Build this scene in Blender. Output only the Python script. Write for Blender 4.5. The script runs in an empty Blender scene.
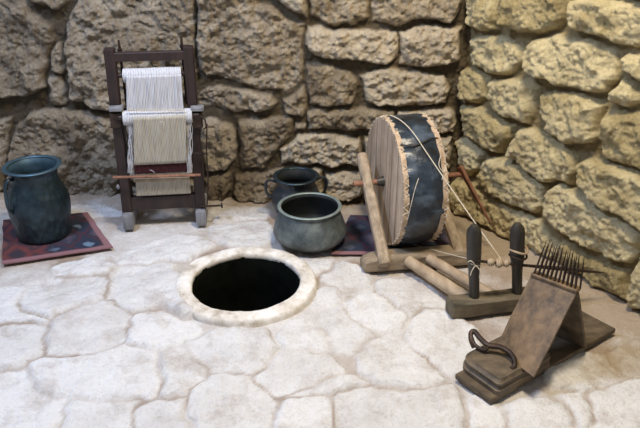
import bpy, bmesh, math, random
import numpy as np
from mathutils import Vector, Matrix, noise as mnoise
random.seed(7)
PI = math.pi
col = bpy.context.scene.collection

# ------------------------------------------------------------------ survey helpers (camera at 1.6 m, 26 deg down)
F = 700.0; PIT = math.radians(26); CH = 1.6
FW = np.array([0, math.cos(PIT), -math.sin(PIT)]); UP = np.array([0, math.sin(PIT), math.cos(PIT)])
C0 = np.array([0, 0, CH])
def ray(x, y): return np.array([(x - 320) / F, 0, 0]) + FW + UP * (214 - y) / F
def fl(x, y, z=0.0):
    r = ray(x, y); return C0 + r * ((z - CH) / r[2])
def on_plane(x, y, p, n):
    r = ray(x, y); return C0 + r * (np.dot(np.array(p) - C0, n) / np.dot(r, n))
def atY(x, y, Y): return on_plane(x, y, (0, Y, 0), np.array([0, 1.0, 0]))
def pix(P):
    q = P - C0; d = q @ FW
    return 320 + F * q[..., 0] / d, 214 - F * (q @ UP) / d, d

# ------------------------------------------------------------------ numpy noise
def vnoise(x, y, seed):
    rs = np.random.RandomState(seed); T = rs.rand(256, 256)
    xi = np.floor(x).astype(int); yi = np.floor(y).astype(int)
    fx = x - xi; fy = y - yi; fx = fx * fx * (3 - 2 * fx); fy = fy * fy * (3 - 2 * fy)
    g = lambda a, b: T[a % 256, b % 256]
    return (g(xi, yi) * (1 - fx) * (1 - fy) + g(xi + 1, yi) * fx * (1 - fy) + g(xi, yi + 1) * (1 - fx) * fy + g(xi + 1, yi + 1) * fx * fy) * 2 - 1
def fbm(x, y, s, seed, octv=4, gain=.5):
    o = np.zeros_like(x); a = 1.0
    for k in range(octv):
        c, sn = math.cos(k * 1.1), math.sin(k * 1.1)
        o += a * vnoise((x * c - y * sn) * s + 31.7 * k + 50, (x * sn + y * c) * s + 17.3 * k + 50, seed + k); a *= gain; s *= 2.03
    return o
def sstep(a, b, x):
    t = np.clip((x - a) / (b - a), 0, 1); return t * t * (3 - 2 * t)
def poly_sdf(px, py, poly):
    """positive inside"""
    n = len(poly); d = np.full(px.shape, 1e9); ins = np.zeros(px.shape, bool)
    for i in range(n):
        ax, ay = poly[i]; bx, by = poly[(i + 1) % n]
        ex, ey = bx - ax, by - ay
        wx, wy = px - ax, py - ay
        t = np.clip((wx * ex + wy * ey) / (ex * ex + ey * ey + 1e-12), 0, 1)
        d = np.minimum(d, np.hypot(wx - ex * t, wy - ey * t))
        c = ((ay > py) != (by > py)) & (px < (bx - ax) * (py - ay) / ((by - ay) if by != ay else 1e-12) + ax)
        ins ^= c
    return np.where(ins, d, -d)

# ------------------------------------------------------------------ materials
def new_mat(name):
    m = bpy.data.materials.new(name); m.use_nodes = True
    nt = m.node_tree; return m, nt, nt.nodes['Principled BSDF']
def N(nt, t, **kw):
    n = nt.nodes.new(t)
    for k, v in kw.items():
        if k in n.inputs: n.inputs[k].default_value = v
        else: setattr(n, k, v)
    return n
def ramp(nt, fac, stops):
    r = nt.nodes.new('ShaderNodeValToRGB'); e = r.color_ramp.elements
    while len(e) < len(stops): e.new(.5)
    for q, (p, c) in zip(e, stops): q.position = p; q.color = (*c, 1)
    nt.links.new(fac, r.inputs[0]); return r.outputs[0]
def mixc(nt, fac, a, b, mode='MIX'):
    m = nt.nodes.new('ShaderNodeMix'); m.data_type = 'RGBA'; m.blend_type = mode
    for s, v in ((m.inputs[0], fac), (m.inputs[6], a), (m.inputs[7], b)):
        if hasattr(v, 'is_output'): nt.links.new(v, s)
        elif isinstance(v, tuple): s.default_value = (*v, 1)
        else: s.default_value = v
    return m.outputs[2]
def coords(nt, scale=(1, 1, 1), kind='Object'):
    tc = N(nt, 'ShaderNodeTexCoord'); mp = N(nt, 'ShaderNodeMapping'); mp.inputs['Scale'].default_value = scale
    nt.links.new(tc.outputs[kind], mp.inputs[0]); return mp.outputs[0]
def noisetex(nt, vec, scale, detail=6, rough=.6):
    n = N(nt, 'ShaderNodeTexNoise', Scale=scale, Detail=detail, Roughness=rough); nt.links.new(vec, n.inputs['Vector']); return n.outputs['Fac']
def bump(nt, b, h, strength, dist, prev=None):
    n = N(nt, 'ShaderNodeBump', Strength=strength, Distance=dist); nt.links.new(h, n.inputs['Height'])
    if prev: nt.links.new(prev, n.inputs['Normal'])
    if b: nt.links.new(n.outputs[0], b.inputs['Normal'])
    return n.outputs[0]

def stone_mat(name, stone_stops, mortar, mortar2=None, fine=60, bs=.5, pitk=.4, grey=None):
    m, nt, b = new_mat(name)
    at = N(nt, 'ShaderNodeAttribute', attribute_name='stone'); sp = N(nt, 'ShaderNodeSeparateColor')
    nt.links.new(at.outputs['Color'], sp.inputs[0])
    v = coords(nt)
    n1 = noisetex(nt, v, 7, 8, .65); n2 = noisetex(nt, v, fine, 6, .7)
    ad = N(nt, 'ShaderNodeMath', operation='MULTIPLY_ADD'); nt.links.new(sp.outputs[1], ad.inputs[0]); ad.inputs[1].default_value = .35; nt.links.new(n1, ad.inputs[2])
    ad2 = N(nt, 'ShaderNodeMath', operation='MULTIPLY_ADD'); nt.links.new(n2, ad2.inputs[0]); ad2.inputs[1].default_value = .5; nt.links.new(ad.outputs[0], ad2.inputs[2])
    sub = N(nt, 'ShaderNodeMath', operation='SUBTRACT'); nt.links.new(ad2.outputs[0], sub.inputs[0]); sub.inputs[1].default_value = .42
    c = ramp(nt, sub.outputs[0], stone_stops)
    mo = mixc(nt, n2, tuple(q * .75 for q in mortar), tuple(min(1, q * 1.25) for q in mortar))
    if mortar2:
        n3 = noisetex(nt, v, 3.2, 4, .6)
        mo = mixc(nt, ramp(nt, n3, [(.42, (0, 0, 0)), (.60, (1, 1, 1))]), mo, mortar2)
    c = mixc(nt, sp.outputs[0], mo, c)
    if grey:         # wall colour, joints included, blends to a grey tint towards the left end
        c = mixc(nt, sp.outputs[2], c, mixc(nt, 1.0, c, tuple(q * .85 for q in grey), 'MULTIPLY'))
    if mortar2:      # dusty brown stains over stones and joints alike
        n4 = noisetex(nt, v, 5.5, 10, .75)
        c = mixc(nt, ramp(nt, n4, [(.50, (0, 0, 0)), (.68, (.55, .55, .55))]), c, mortar)
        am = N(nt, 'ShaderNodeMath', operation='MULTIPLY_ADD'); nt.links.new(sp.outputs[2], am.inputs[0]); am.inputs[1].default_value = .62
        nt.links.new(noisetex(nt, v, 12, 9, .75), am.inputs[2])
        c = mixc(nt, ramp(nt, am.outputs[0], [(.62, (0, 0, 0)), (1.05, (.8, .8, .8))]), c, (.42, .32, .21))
    # pits
    vo = N(nt, 'ShaderNodeTexVoronoi', Scale=70.0); nt.links.new(v, vo.inputs['Vector'])
    pit = ramp(nt, vo.outputs['Distance'], [(0.05, (.35, .3, .25)), (.28, (1, 1, 1))])
    c = mixc(nt, pitk, c, pit, 'MULTIPLY')
    nt.links.new(c, b.inputs['Base Color']); b.inputs['Roughness'].default_value = .93
    b.inputs['Specular IOR Level'].default_value = .2
    p = bump(nt, None, n2, bs, .02); p = bump(nt, None, vo.outputs['Distance'], bs * .5, .010, p)
    bump(nt, b, noisetex(nt, v, 22, 9, .78), bs, .05, p)
    return m
M = {}
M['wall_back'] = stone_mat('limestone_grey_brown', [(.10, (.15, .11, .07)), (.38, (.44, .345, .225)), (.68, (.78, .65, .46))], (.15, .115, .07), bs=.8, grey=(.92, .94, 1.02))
M['wall_right'] = stone_mat('limestone_yellow', [(.10, (.20, .15, .07)), (.38, (.53, .42, .21)), (.70, (.84, .71, .42))], (.36, .275, .14), bs=.75)
M['floor'] = stone_mat('pale_flagstones', [(.02, (.48, .42, .37)), (.24, (.70, .67, .64)), (.6, (.84, .82, .80))], (.38, .29, .225), (.64, .58, .52), fine=50, bs=.5, pitk=.3)

def wood_mat(name, dark, light, scale=(14, 14, 1.2), rough=.75, bs=.4):
    m, nt, b = new_mat(name)
    v = coords(nt, scale); n = noisetex(nt, v, 2.2, 8, .65); n2 = noisetex(nt, coords(nt), 18, 4, .6)
    c = ramp(nt, n, [(.3, dark), (.62, light)])
    c = mixc(nt, .45, c, ramp(nt, n2, [(.3, (.55, .52, .5)), (.65, (1, 1, 1))]), 'MULTIPLY')
    nt.links.new(c, b.inputs['Base Color']); b.inputs['Roughness'].default_value = rough
    bump(nt, b, n, bs, .006); return m
M['loom_wood'] = wood_mat('dark_red_wood', (.010, .005, .005), (.036, .017, .014), rough=.55)
M['grey_wood'] = wood_mat('dusty_grey_wood', (.12, .12, .13), (.30, .30, .32))
M['beam_wood'] = wood_mat('weathered_beam_wood', (.13, .095, .06), (.36, .28, .19), (1.3, 12, 12))
M['dark_beam'] = wood_mat('dark_greenish_beam_wood', (.05, .042, .028), (.17, .135, .085), (1.5, 12, 12))
M['post_wood'] = wood_mat('weathered_post_wood', (.20, .145, .095), (.47, .37, .26))
M['disc_wood'] = wood_mat('pale_plank_wood', (.30, .20, .12), (.66, .50, .35), (10, 10, .8), .8, .7)
M['rod_wood'] = wood_mat('tan_rod_wood', (.30, .21, .13), (.52, .40, .27), (9, 3, 9))
M['black_wood'] = wood_mat('blackened_post_wood', (.012, .011, .009), (.05, .043, .034), rough=.45)
M['red_wood'] = wood_mat('reddish_crank_wood', (.12, .05, .028), (.30, .14, .08))
M['comb_wood'] = wood_mat('worn_comb_wood', (.04, .024, .010), (.235, .148, .07), (9, 9, 2.2), .55, .6)
M['comb_dark'] = wood_mat('dark_comb_wood', (.032, .023, .013), (.155, .112, .068), (4, 9, 9), .6, .5)

def metal_mat(name, stops, rough=(.35, .6), metallic=.55, scale=9, hammer=0, z_stops=None):
    m, nt, b = new_mat(name)
    v = coords(nt); n = noisetex(nt, v, scale, 8, .7)
    c = ramp(nt, n, stops)
    if z_stops:
        se = N(nt, 'ShaderNodeSeparateXYZ'); nt.links.new(v, se.inputs[0])
        c = mixc(nt, ramp(nt, se.outputs[2], [(z_stops[0], (0, 0, 0)), (z_stops[1], (1, 1, 1))]), z_stops[2], c)
    nt.links.new(c, b.inputs['Base Color']); b.inputs['Metallic'].default_value = metallic
    r = N(nt, 'ShaderNodeMapRange'); r.inputs[3].default_value = rough[0]; r.inputs[4].default_value = rough[1]
    nt.links.new(noisetex(nt, v, scale * 3, 4), r.inputs[0]); nt.links.new(r.outputs[0], b.inputs['Roughness'])
    p = bump(nt, None if hammer else b, n, .25, .006)
    if hammer:
        vo = N(nt, 'ShaderNodeTexVoronoi', Scale=hammer); nt.links.new(coords(nt, (1, 1, .55)), vo.inputs['Vector'])
        bump(nt, b, vo.outputs['Distance'], .35, .012, p)
    return m
M['jug'] = metal_mat('teal_black_copper', [(.3, (.010, .016, .020)), (.55, (.030, .050, .062)), (.78, (.085, .13, .155))], (.3, .5), .6, 8, 34)
M['jug_rim'] = metal_mat('teal_verdigris', [(.3, (.03, .06, .08)), (.7, (.085, .15, .19))], (.35, .55), .5, 12)
M['jar'] = metal_mat('dark_slate_copper', [(.3, (.022, .026, .03)), (.7, (.085, .10, .115))], (.32, .55), .6, 9, 40)
M['pot'] = metal_mat('grey_green_tinned_copper', [(.3, (.05, .06, .06)), (.5, (.115, .135, .135)), (.72, (.26, .29, .28))], (.4, .6), .45, 11, 0, (.026, .046, (.012, .013, .013)))
M['pot_rim'] = metal_mat('grey_green_rim', [(.3, (.16, .20, .19)), (.7, (.34, .40, .37))], (.4, .6), .45, 12)
M['iron'] = metal_mat('rusty_iron', [(.3, (.018, .014, .012)), (.7, (.09, .06, .045))], (.45, .7), .7, 20)
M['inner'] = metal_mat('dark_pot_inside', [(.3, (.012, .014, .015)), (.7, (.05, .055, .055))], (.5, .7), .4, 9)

def cloth_mat(name, a, b_, freq=260, rough=.9, sheen=0.2, kind='Generated'):
    m, nt, b = new_mat(name)
    w = N(nt, 'ShaderNodeTexWave', Scale=freq / 6.0, Distortion=1.2, Detail=3.0); w.bands_direction = 'X'
    nt.links.new(coords(nt, (1, .2, .12)), w.inputs['Vector'])
    n = noisetex(nt, coords(nt, (60, 60, 3)), 2, 5)
    mm = N(nt, 'ShaderNodeMath', operation='MULTIPLY_ADD'); nt.links.new(w.outputs['Fac'], mm.inputs[0]); mm.inputs[1].default_value = .5; nt.links.new(n, mm.inputs[2])
    c = ramp(nt, mm.outputs[0], [(.35, a), (.85, b_)]); nt.links.new(c, b.inputs['Base Color'])
    b.inputs['Roughness'].default_value = rough; bump(nt, b, mm.outputs[0], .5, .004); return m
M['white_cloth'] = cloth_mat('white_warp', (.28, .28, .30), (.62, .62, .65))
M['cream_cloth'] = cloth_mat('cream_weave', (.28, .25, .20), (.54, .50, .42))
M['red_cloth'] = cloth_mat('dark_red_weave', (.012, .006, .008), (.07, .010, .015))
M['string'] = cloth_mat('pale_string', (.42, .36, .27), (.68, .60, .47))
M['yarn'] = cloth_mat('tan_yarn', (.25, .18, .11), (.45, .35, .24))

def leather_mat():
    m, nt, b = new_mat('blue_black_hide')
    v = coords(nt); n = noisetex(nt, coords(nt, (1.2, 1.2, 1.6)), 6, 5, .55)
    c = ramp(nt, n, [(.32, (.008, .011, .015)), (.52, (.024, .035, .05)), (.72, (.12, .16, .21))])
    nt.links.new(c, b.inputs['Base Color']); b.inputs['Roughness'].default_value = .33
    p = bump(nt, None, n, .5, .02); bump(nt, b, noisetex(nt, coords(nt, (2, 2, 10)), 8, 4), .15, .006, p); return m
M['leather'] = leather_mat()

def clay_mat():
    m, nt, b = new_mat('pale_fired_clay')
    v = coords(nt); n = noisetex(nt, v, 10, 8, .7)
    c = ramp(nt, n, [(.30, (.30, .25, .18)), (.46, (.62, .56, .48)), (.62, (.82, .79, .74))])
    nt.links.new(c, b.inputs['Base Color']); b.inputs['Roughness'].default_value = .9; bump(nt, b, n, .5, .012); return m
M['clay'] = clay_mat()
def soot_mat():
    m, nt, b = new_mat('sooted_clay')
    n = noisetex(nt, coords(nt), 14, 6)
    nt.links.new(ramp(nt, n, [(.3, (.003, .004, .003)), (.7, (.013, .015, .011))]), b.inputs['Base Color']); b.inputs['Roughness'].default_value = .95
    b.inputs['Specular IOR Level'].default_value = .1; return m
M['soot'] = soot_mat()

def rug_mat(name, red_side):
    m, nt, b = new_mat(name)
    uv = coords(nt, (1, 1, 1), 'UV'); se = N(nt, 'ShaderNodeSeparateXYZ'); nt.links.new(uv, se.inputs[0])
    def math_(op, a, c=None, d=None):
        q = N(nt, 'ShaderNodeMath', operation=op)
        for i, v in enumerate((a, c, d)):
            if v is None: continue
            if hasattr(v, 'is_output'): nt.links.new(v, q.inputs[i])
            else: q.inputs[i].default_value = v
        return q.outputs[0]
    u, v = se.outputs[0], se.outputs[1]
    tri = lambda s, k, o: math_('ABSOLUTE', math_('SUBTRACT', math_('FRACT', math_('MULTIPLY_ADD', s, k, o)), .5))
    dia = math_('ADD', tri(u, 3.0, .1), tri(v, 2.0, .2))                      # lozenge lattice
    nn = noisetex(nt, coords(nt, (1, 1, 1), 'UV'), 9, 3)
    dia2 = math_('ADD', dia, math_('MULTIPLY', math_('SUBTRACT', nn, .5), .55))
    field = ramp(nt, dia2, [(.08, (.13, .19, .27) if red_side else (.05, .06, .09)), (.17, (.014, .02, .04)), (.42, (.022, .026, .05)), (.50, (.07, .018, .028)), (.58, (.018, .022, .04)), (.85, (.07, .055, .085))])
    for n_ in nt.nodes:
        pass
    redf = ramp(nt, dia2, [(.2, (.03, .02, .03)), (.4, (.13, .03, .028)), (.6, (.035, .018, .028)), (.8, (.13, .045, .04))])
    ur = ramp(nt, math_('MULTIPLY_ADD', nn, .3, u), [(.50 if red_side else 0.0, (1, 1, 1)), (.72 if red_side else .01, (0, 0, 0))])
    c = mixc(nt, ur, field, redf)
    ed = math_('MINIMUM', math_('SUBTRACT', 1.0, u), v) if red_side else v
    ed2 = ed
    c = mixc(nt, ramp(nt, ed2, [(.055, (1, 1, 1)), (.075, (0, 0, 0))]), c, (.24, .12, .13))
    nt.links.new(c, b.inputs['Base Color']); b.inputs['Roughness'].default_value = .95
    bump(nt, b, noisetex(nt, coords(nt, (1, 1, 1), 'UV'), 120, 2), .4, .004); return m
M['rug'] = rug_mat('patterned_rug_wool', True); M['rug2'] = rug_mat('dark_rug_wool', False)

# ------------------------------------------------------------------ object helpers
def link_mesh(name, me, parent=None):
    o = bpy.data.objects.new(name, me); col.objects.link(o)
    if parent:
        me.transform(Matrix.Translation(-Vector(parent['_loc']))); o.parent = parent
    return o
def obj(name, bm, mat, parent=None, smooth=True, origin=None, jit=0, jscale=14):
    """bm is in world coordinates"""
    if jit:
        bm.normal_update()
        for v in bm.verts:
            v.co += v.normal * (mnoise.noise(v.co * jscale) * jit + mnoise.noise(v.co * jscale * 2.7) * jit * .5)
    bmesh.ops.recalc_face_normals(bm, faces=bm.faces)
    me = bpy.data.meshes.new(name); bm.to_mesh(me); bm.free()
    me.materials.append(mat)
    if smooth:
        me.shade_smooth()
        try: me.set_sharp_from_angle(angle=math.radians(42))
        except Exception: pass
    o = link_mesh(name, me, parent)
    if origin is not None and not parent:
        me.transform(Matrix.Translation(-Vector(origin))); o.location = origin
    return o
def thing(name, label, cat, loc, group=None):
    o = bpy.data.objects.new(name, None); col.objects.link(o)
    o.location = loc; o['_loc'] = [float(q) for q in loc]; o['label'] = label; o['category'] = cat
    o.empty_display_size = .1
    if group: o['group'] = group
    return o
def tag(o, label, cat, group=None):
    o['label'] = label; o['category'] = cat
    if group: o['group'] = group
V = lambda p: Vector([float(q) for q in p])
def add_bar(bm, p0, p1, w, h, up=(0, 0, 1), bevel=.004, seg=6, taper=1.0, taper_h=None):
    """rectangular bar; w across, h along up; subdivided along length"""
    p0, p1 = V(p0), V(p1); d = (p1 - p0).normalized(); up = V(up)
    s = d.cross(up).normalized(); u = s.cross(d).normalized()
    th = taper if taper_h is None else taper_h
    rings = []; k = min(bevel, w * .45, h * .45)
    for i in range(seg + 1):
        t = i / seg; c = p0.lerp(p1, t); a = w / 2 * (1 + (taper - 1) * t); b = h / 2 * (1 + (th - 1) * t)
        pts = [(-a, -b + k), (-a + k, -b), (a - k, -b), (a, -b + k), (a, b - k), (a - k, b), (-a + k, b), (-a, b - k)]
        if i in (0, seg):   # small end chamfer
            e = k if i == 0 else -k
            rings.append([bm.verts.new(c + s * x * (1 - k / a) + u * y * (1 - k / b)) for x, y in pts])
            c2 = c + d * e
            r2 = [bm.verts.new(c2 + s * x + u * y) for x, y in pts]
            if i == 0: rings.append(r2)
            else: rings.insert(len(rings) - 1, r2)
        else: rings.append([bm.verts.new(c + s * x + u * y) for x, y in pts])
    for a, b in zip(rings, rings[1:]):
        for j in range(8): bm.faces.new((a[j], a[(j + 1) % 8], b[(j + 1) % 8], b[j]))
    bm.faces.new(rings[0]); bm.faces.new(rings[-1][::-1])
def add_tube(bm, pts, r, seg=12, cap=True, closed=False, flat=1.0):
    pts = [V(p) for p in pts]; n = len(pts)
    rr = r if hasattr(r, '__len__') else [r] * n
    rings = []; prev = None
    for i, p in enumerate(pts):
        if closed: d = pts[(i + 1) % n] - pts[i - 1]
        else: d = pts[min(i + 1, n - 1)] - pts[max(i - 1, 0)]
        d.normalize()
        if prev is None:
            a = Vector((0, 0, 1)) if abs(d.z) < .9 else Vector((1, 0, 0)); s = d.cross(a).normalized()
        else: s = (prev - d * prev.dot(d)).normalized()
        prev = s; u = s.cross(d)
        rings.append([bm.verts.new(p + (s * math.cos(2 * PI * k / seg) + u * math.sin(2 * PI * k / seg) * flat) * max(rr[i], 1e-5)) for k in range(seg)])
    R = rings + ([rings[0]] if closed else [])
    for a, b in zip(R, R[1:]):
        for j in range(seg): bm.faces.new((a[j], a[(j + 1) % seg], b[(j + 1) % seg], b[j]))
    if cap and not closed: bm.faces.new(rings[0][::-1]); bm.faces.new(rings[-1])
def add_lathe(bm, prof, c, seg=56, wob=0, axis=None, close=False, e1=None, e2=None):
    c = V(c); ax = V(axis) if axis is not None else Vector((0, 0, 1))
    e1 = V(e1) if e1 is not None else Vector((1, 0, 0)); e2 = V(e2) if e2 is not None else ax.cross(e1)
    rings = []
    for r, z in prof:
        rg = []
        for k in range(seg):
            t = 2 * PI * k / seg
            q = r * (1 + wob * mnoise.noise(Vector((math.cos(t) * 1.3, math.sin(t) * 1.3, z * 3 + c.x * 9))))
            rg.append(bm.verts.new(c + (e1 * math.cos(t) + e2 * math.sin(t)) * q + ax * z))
        rings.append(rg)
    R = rings + ([rings[0]] if close else [])
    for a, b in zip(R, R[1:]):
        for j in range(seg): bm.faces.new((a[j], a[(j + 1) % seg], b[(j + 1) % seg], b[j]))
    return rings
def smooth_path(pts, n=8):
    pts = [V(p) for p in pts]; out = []
    for i in range(len(pts) - 1):
        p0 = pts[max(i - 1, 0)]; p1 = pts[i]; p2 = pts[i + 1]; p3 = pts[min(i + 2, len(pts) - 1)]
        for k in range(n):
            t = k / n
            out.append(.5 * ((2 * p1) + (p2 - p0) * t + (2 * p0 - 5 * p1 + 4 * p2 - p3) * t * t + (3 * p1 - p0 - 3 * p2 + p3) * t ** 3))
    out.append(pts[-1]); return out
def add_prism(bm, base, ext):
    """closed polygon (list of points) extruded by vector"""
    a = [bm.verts.new(V(p)) for p in base]; b = [bm.verts.new(V(p) + V(ext)) for p in base]
    bm.faces.new(a[::-1]); bm.faces.new(b)
    n = len(a)
    for i in range(n): bm.faces.new((a[i], a[(i + 1) % n], b[(i + 1) % n], b[i]))

# ------------------------------------------------------------------ masonry height fields
def masonry(name, P0, eu, ev, nrm, umax, vmax, umin, vmin, step, polys_uv, mat, amp, edge, rough, warp, seed, amps=None, hole=None, mortar_depth=0.0, gapw=.006, bigrough=None, expand=.012, groove=.005, fade=False):
    """grid in plane P0 + u*eu + v*ev displaced along nrm; polys are (u,v) outlines of stones"""
    nu = int((umax - umin) / step) + 1; nv = int((vmax - vmin) / step) + 1
    U, W = np.meshgrid(np.linspace(umin, umax, nu), np.linspace(vmin, vmax, nv))
    Uw = U + warp * fbm(U, W, 14, seed, 3); Ww = W + warp * fbm(U, W, 14, seed + 9, 3)
    best = np.full(U.shape, -.2); second = np.full(U.shape, -.2); tone = np.zeros(U.shape); ampm = np.full(U.shape, amp); tilt = np.zeros(U.shape)
    rs = np.random.RandomState(seed)
    for i, poly in enumerate(polys_uv):
        pu = np.array([p[0] for p in poly]); pv = np.array([p[1] for p in poly])
        i0 = max(0, int((pu.min() - .12 - umin) / step)); i1 = min(nu, int((pu.max() + .12 - umin) / step) + 2)
        j0 = max(0, int((pv.min() - .12 - vmin) / step)); j1 = min(nv, int((pv.max() + .12 - vmin) / step) + 2)
        tn = rs.rand(); am = amp * (.8 + .45 * rs.rand()); gx, gy = rs.uniform(-1, 1, 2)
        if i0 >= i1 or j0 >= j1: continue
        sl = (slice(j0, j1), slice(i0, i1))
        d = poly_sdf(Uw[sl], Ww[sl], poly) - gapw
        m = d > best[sl]
        second[sl] = np.where(m, best[sl], np.maximum(second[sl], d)); best[sl] = np.where(m, d, best[sl]); tone[sl] = np.where(m, tn, tone[sl]); ampm[sl] = np.where(m, am, ampm[sl])
        tl = (gx * (U[sl] - pu.mean()) + gy * (W[sl] - pv.mean())) * .12
        tilt[sl] = np.where(m, tl, tilt[sl])
    best = np.minimum(best + expand, (best - second) / 2 - groove)
    t = np.clip(best / edge, 0, 1); prof = 1 - (1 - t) ** 3
    mask = sstep(-.004, .007, best)
    if fade: mask = np.maximum(mask, sstep(.0, .7, fbm(U, W, 3.1, seed + 70, 3)) * .75)
    n_big = fbm(U, W, 6, seed + 20, 3); n_mid = fbm(U, W, 24, seed + 30, 4, .7)
    br = bigrough if bigrough is not None else rough
    if callable(br): br = br(U, W)
    H = ampm * prof + mask * (tilt * prof + br * n_big * prof + rough * n_mid * (.35 + .65 * prof)) + (1 - mask) * (rough * .5 * n_mid - mortar_depth)
    X = np.array(P0)[None, None, :] + U[..., None] * np.array(eu) + W[..., None] * np.array(ev) + H[..., None] * np.array(nrm)
    co = X.reshape(-1, 3)
    idx = np.arange(nu * nv).reshape(nv, nu)
    q = np.stack([idx[:-1, :-1], idx[:-1, 1:], idx[1:, 1:], idx[1:, :-1]], -1).reshape(-1, 4)
    if hole is not None:
        cen = co[q].mean(1); keep = np.hypot(cen[:, 0] - hole[0], cen[:, 1] - hole[1]) > hole[2]; q = q[keep]
    # flip winding when needed
    if np.dot(np.cross(eu, ev), nrm) < 0: q = q[:, ::-1]
    me = bpy.data.meshes.new(name)
    me.vertices.add(len(co)); me.vertices.foreach_set('co', co.ravel())
    me.loops.add(q.size); me.loops.foreach_set('vertex_index', np.ascontiguousarray(q).ravel())
    me.polygons.add(len(q)); me.polygons.foreach_set('loop_start', np.arange(0, q.size, 4)); me.polygons.foreach_set('loop_total', np.full(len(q), 4))
    me.update(calc_edges=True); me.validate()
    a = me.color_attributes.new('stone', 'FLOAT_COLOR', 'POINT')
    cc = np.ones((len(co), 4), dtype=np.float32); cc[:, 0] = mask.ravel(); cc[:, 1] = (tone * mask).ravel(); 
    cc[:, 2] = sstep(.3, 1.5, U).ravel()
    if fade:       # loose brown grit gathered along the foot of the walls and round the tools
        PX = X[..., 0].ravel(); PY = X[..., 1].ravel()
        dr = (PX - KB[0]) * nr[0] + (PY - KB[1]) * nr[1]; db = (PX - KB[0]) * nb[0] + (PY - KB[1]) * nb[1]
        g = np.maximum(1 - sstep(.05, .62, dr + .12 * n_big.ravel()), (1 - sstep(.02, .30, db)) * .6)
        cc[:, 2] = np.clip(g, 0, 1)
    a.data.foreach_set('color', cc.ravel())
    me.shade_smooth(); me.materials.append(mat)
    o = bpy.data.objects.new(name, me); col.objects.link(o); o['kind'] = 'structure'
    return o

KB = np.array([.692, 3.365, 0.0])                      # corner foot
eb = np.array([-1.27, 3.52, 0]) - KB; eb /= np.linalg.norm(eb)      # along the back wall towards the left
nb = np.array([eb[1], -eb[0], 0.]);  nb = nb if nb[1] < 0 else -nb
er = np.array([1.288, 2.353, 0]) - KB; er /= np.linalg.norm(er)     # along the right wall towards the viewer
nr = np.array([er[1], -er[0], 0.]);  nr = nr if nr[0] < 0 else -nr
zz = np.array([0, 0, 1.0])
def to_uv(polys, e, n, off=0.0):
    out = []
    for p in polys:
        q = []
        for x, y in p:
            P = on_plane(x, y, KB, n) - KB; q.append((float(P @ e), float(P[2])))
        out.append(q)
    return out
def generic(e, u0, u1, z0, z1, rowh, lens, seed, box=(-14, 654, -13, 445), org=None, ev=zz):
    rs = random.Random(seed); org = KB if org is None else org; out = []; z = z0
    while z < z1:
        h = rowh * rs.uniform(.85, 1.15); u = u0 - rs.uniform(0, lens)
        while u < u1:
            L = lens * rs.uniform(.6, 1.35)
            g = .006; p = [(u + g, z + g), (u + L * .5, z + g * .5), (u + L - g, z + g), (u + L - g * .4, z + h * .5), (u + L - g, z + h - g), (u + L * .5, z + h - g * .5), (u + g, z + h - g), (u + g * .4, z + h * .5)]
            p = [(a + rs.uniform(-.012, .012), b + rs.uniform(-.008, .008)) for a, b in p]
            vis = False
            for a, b in p:
                P = org + np.array(e) * a + np.array(ev) * b; x, y, d = pix(P)
                if d > .05 and box[0] < x < box[1] and box[2] < y < box[3]: vis = True
            if not vis: out.append(p)
            u += L
        z += h
    return out

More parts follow.
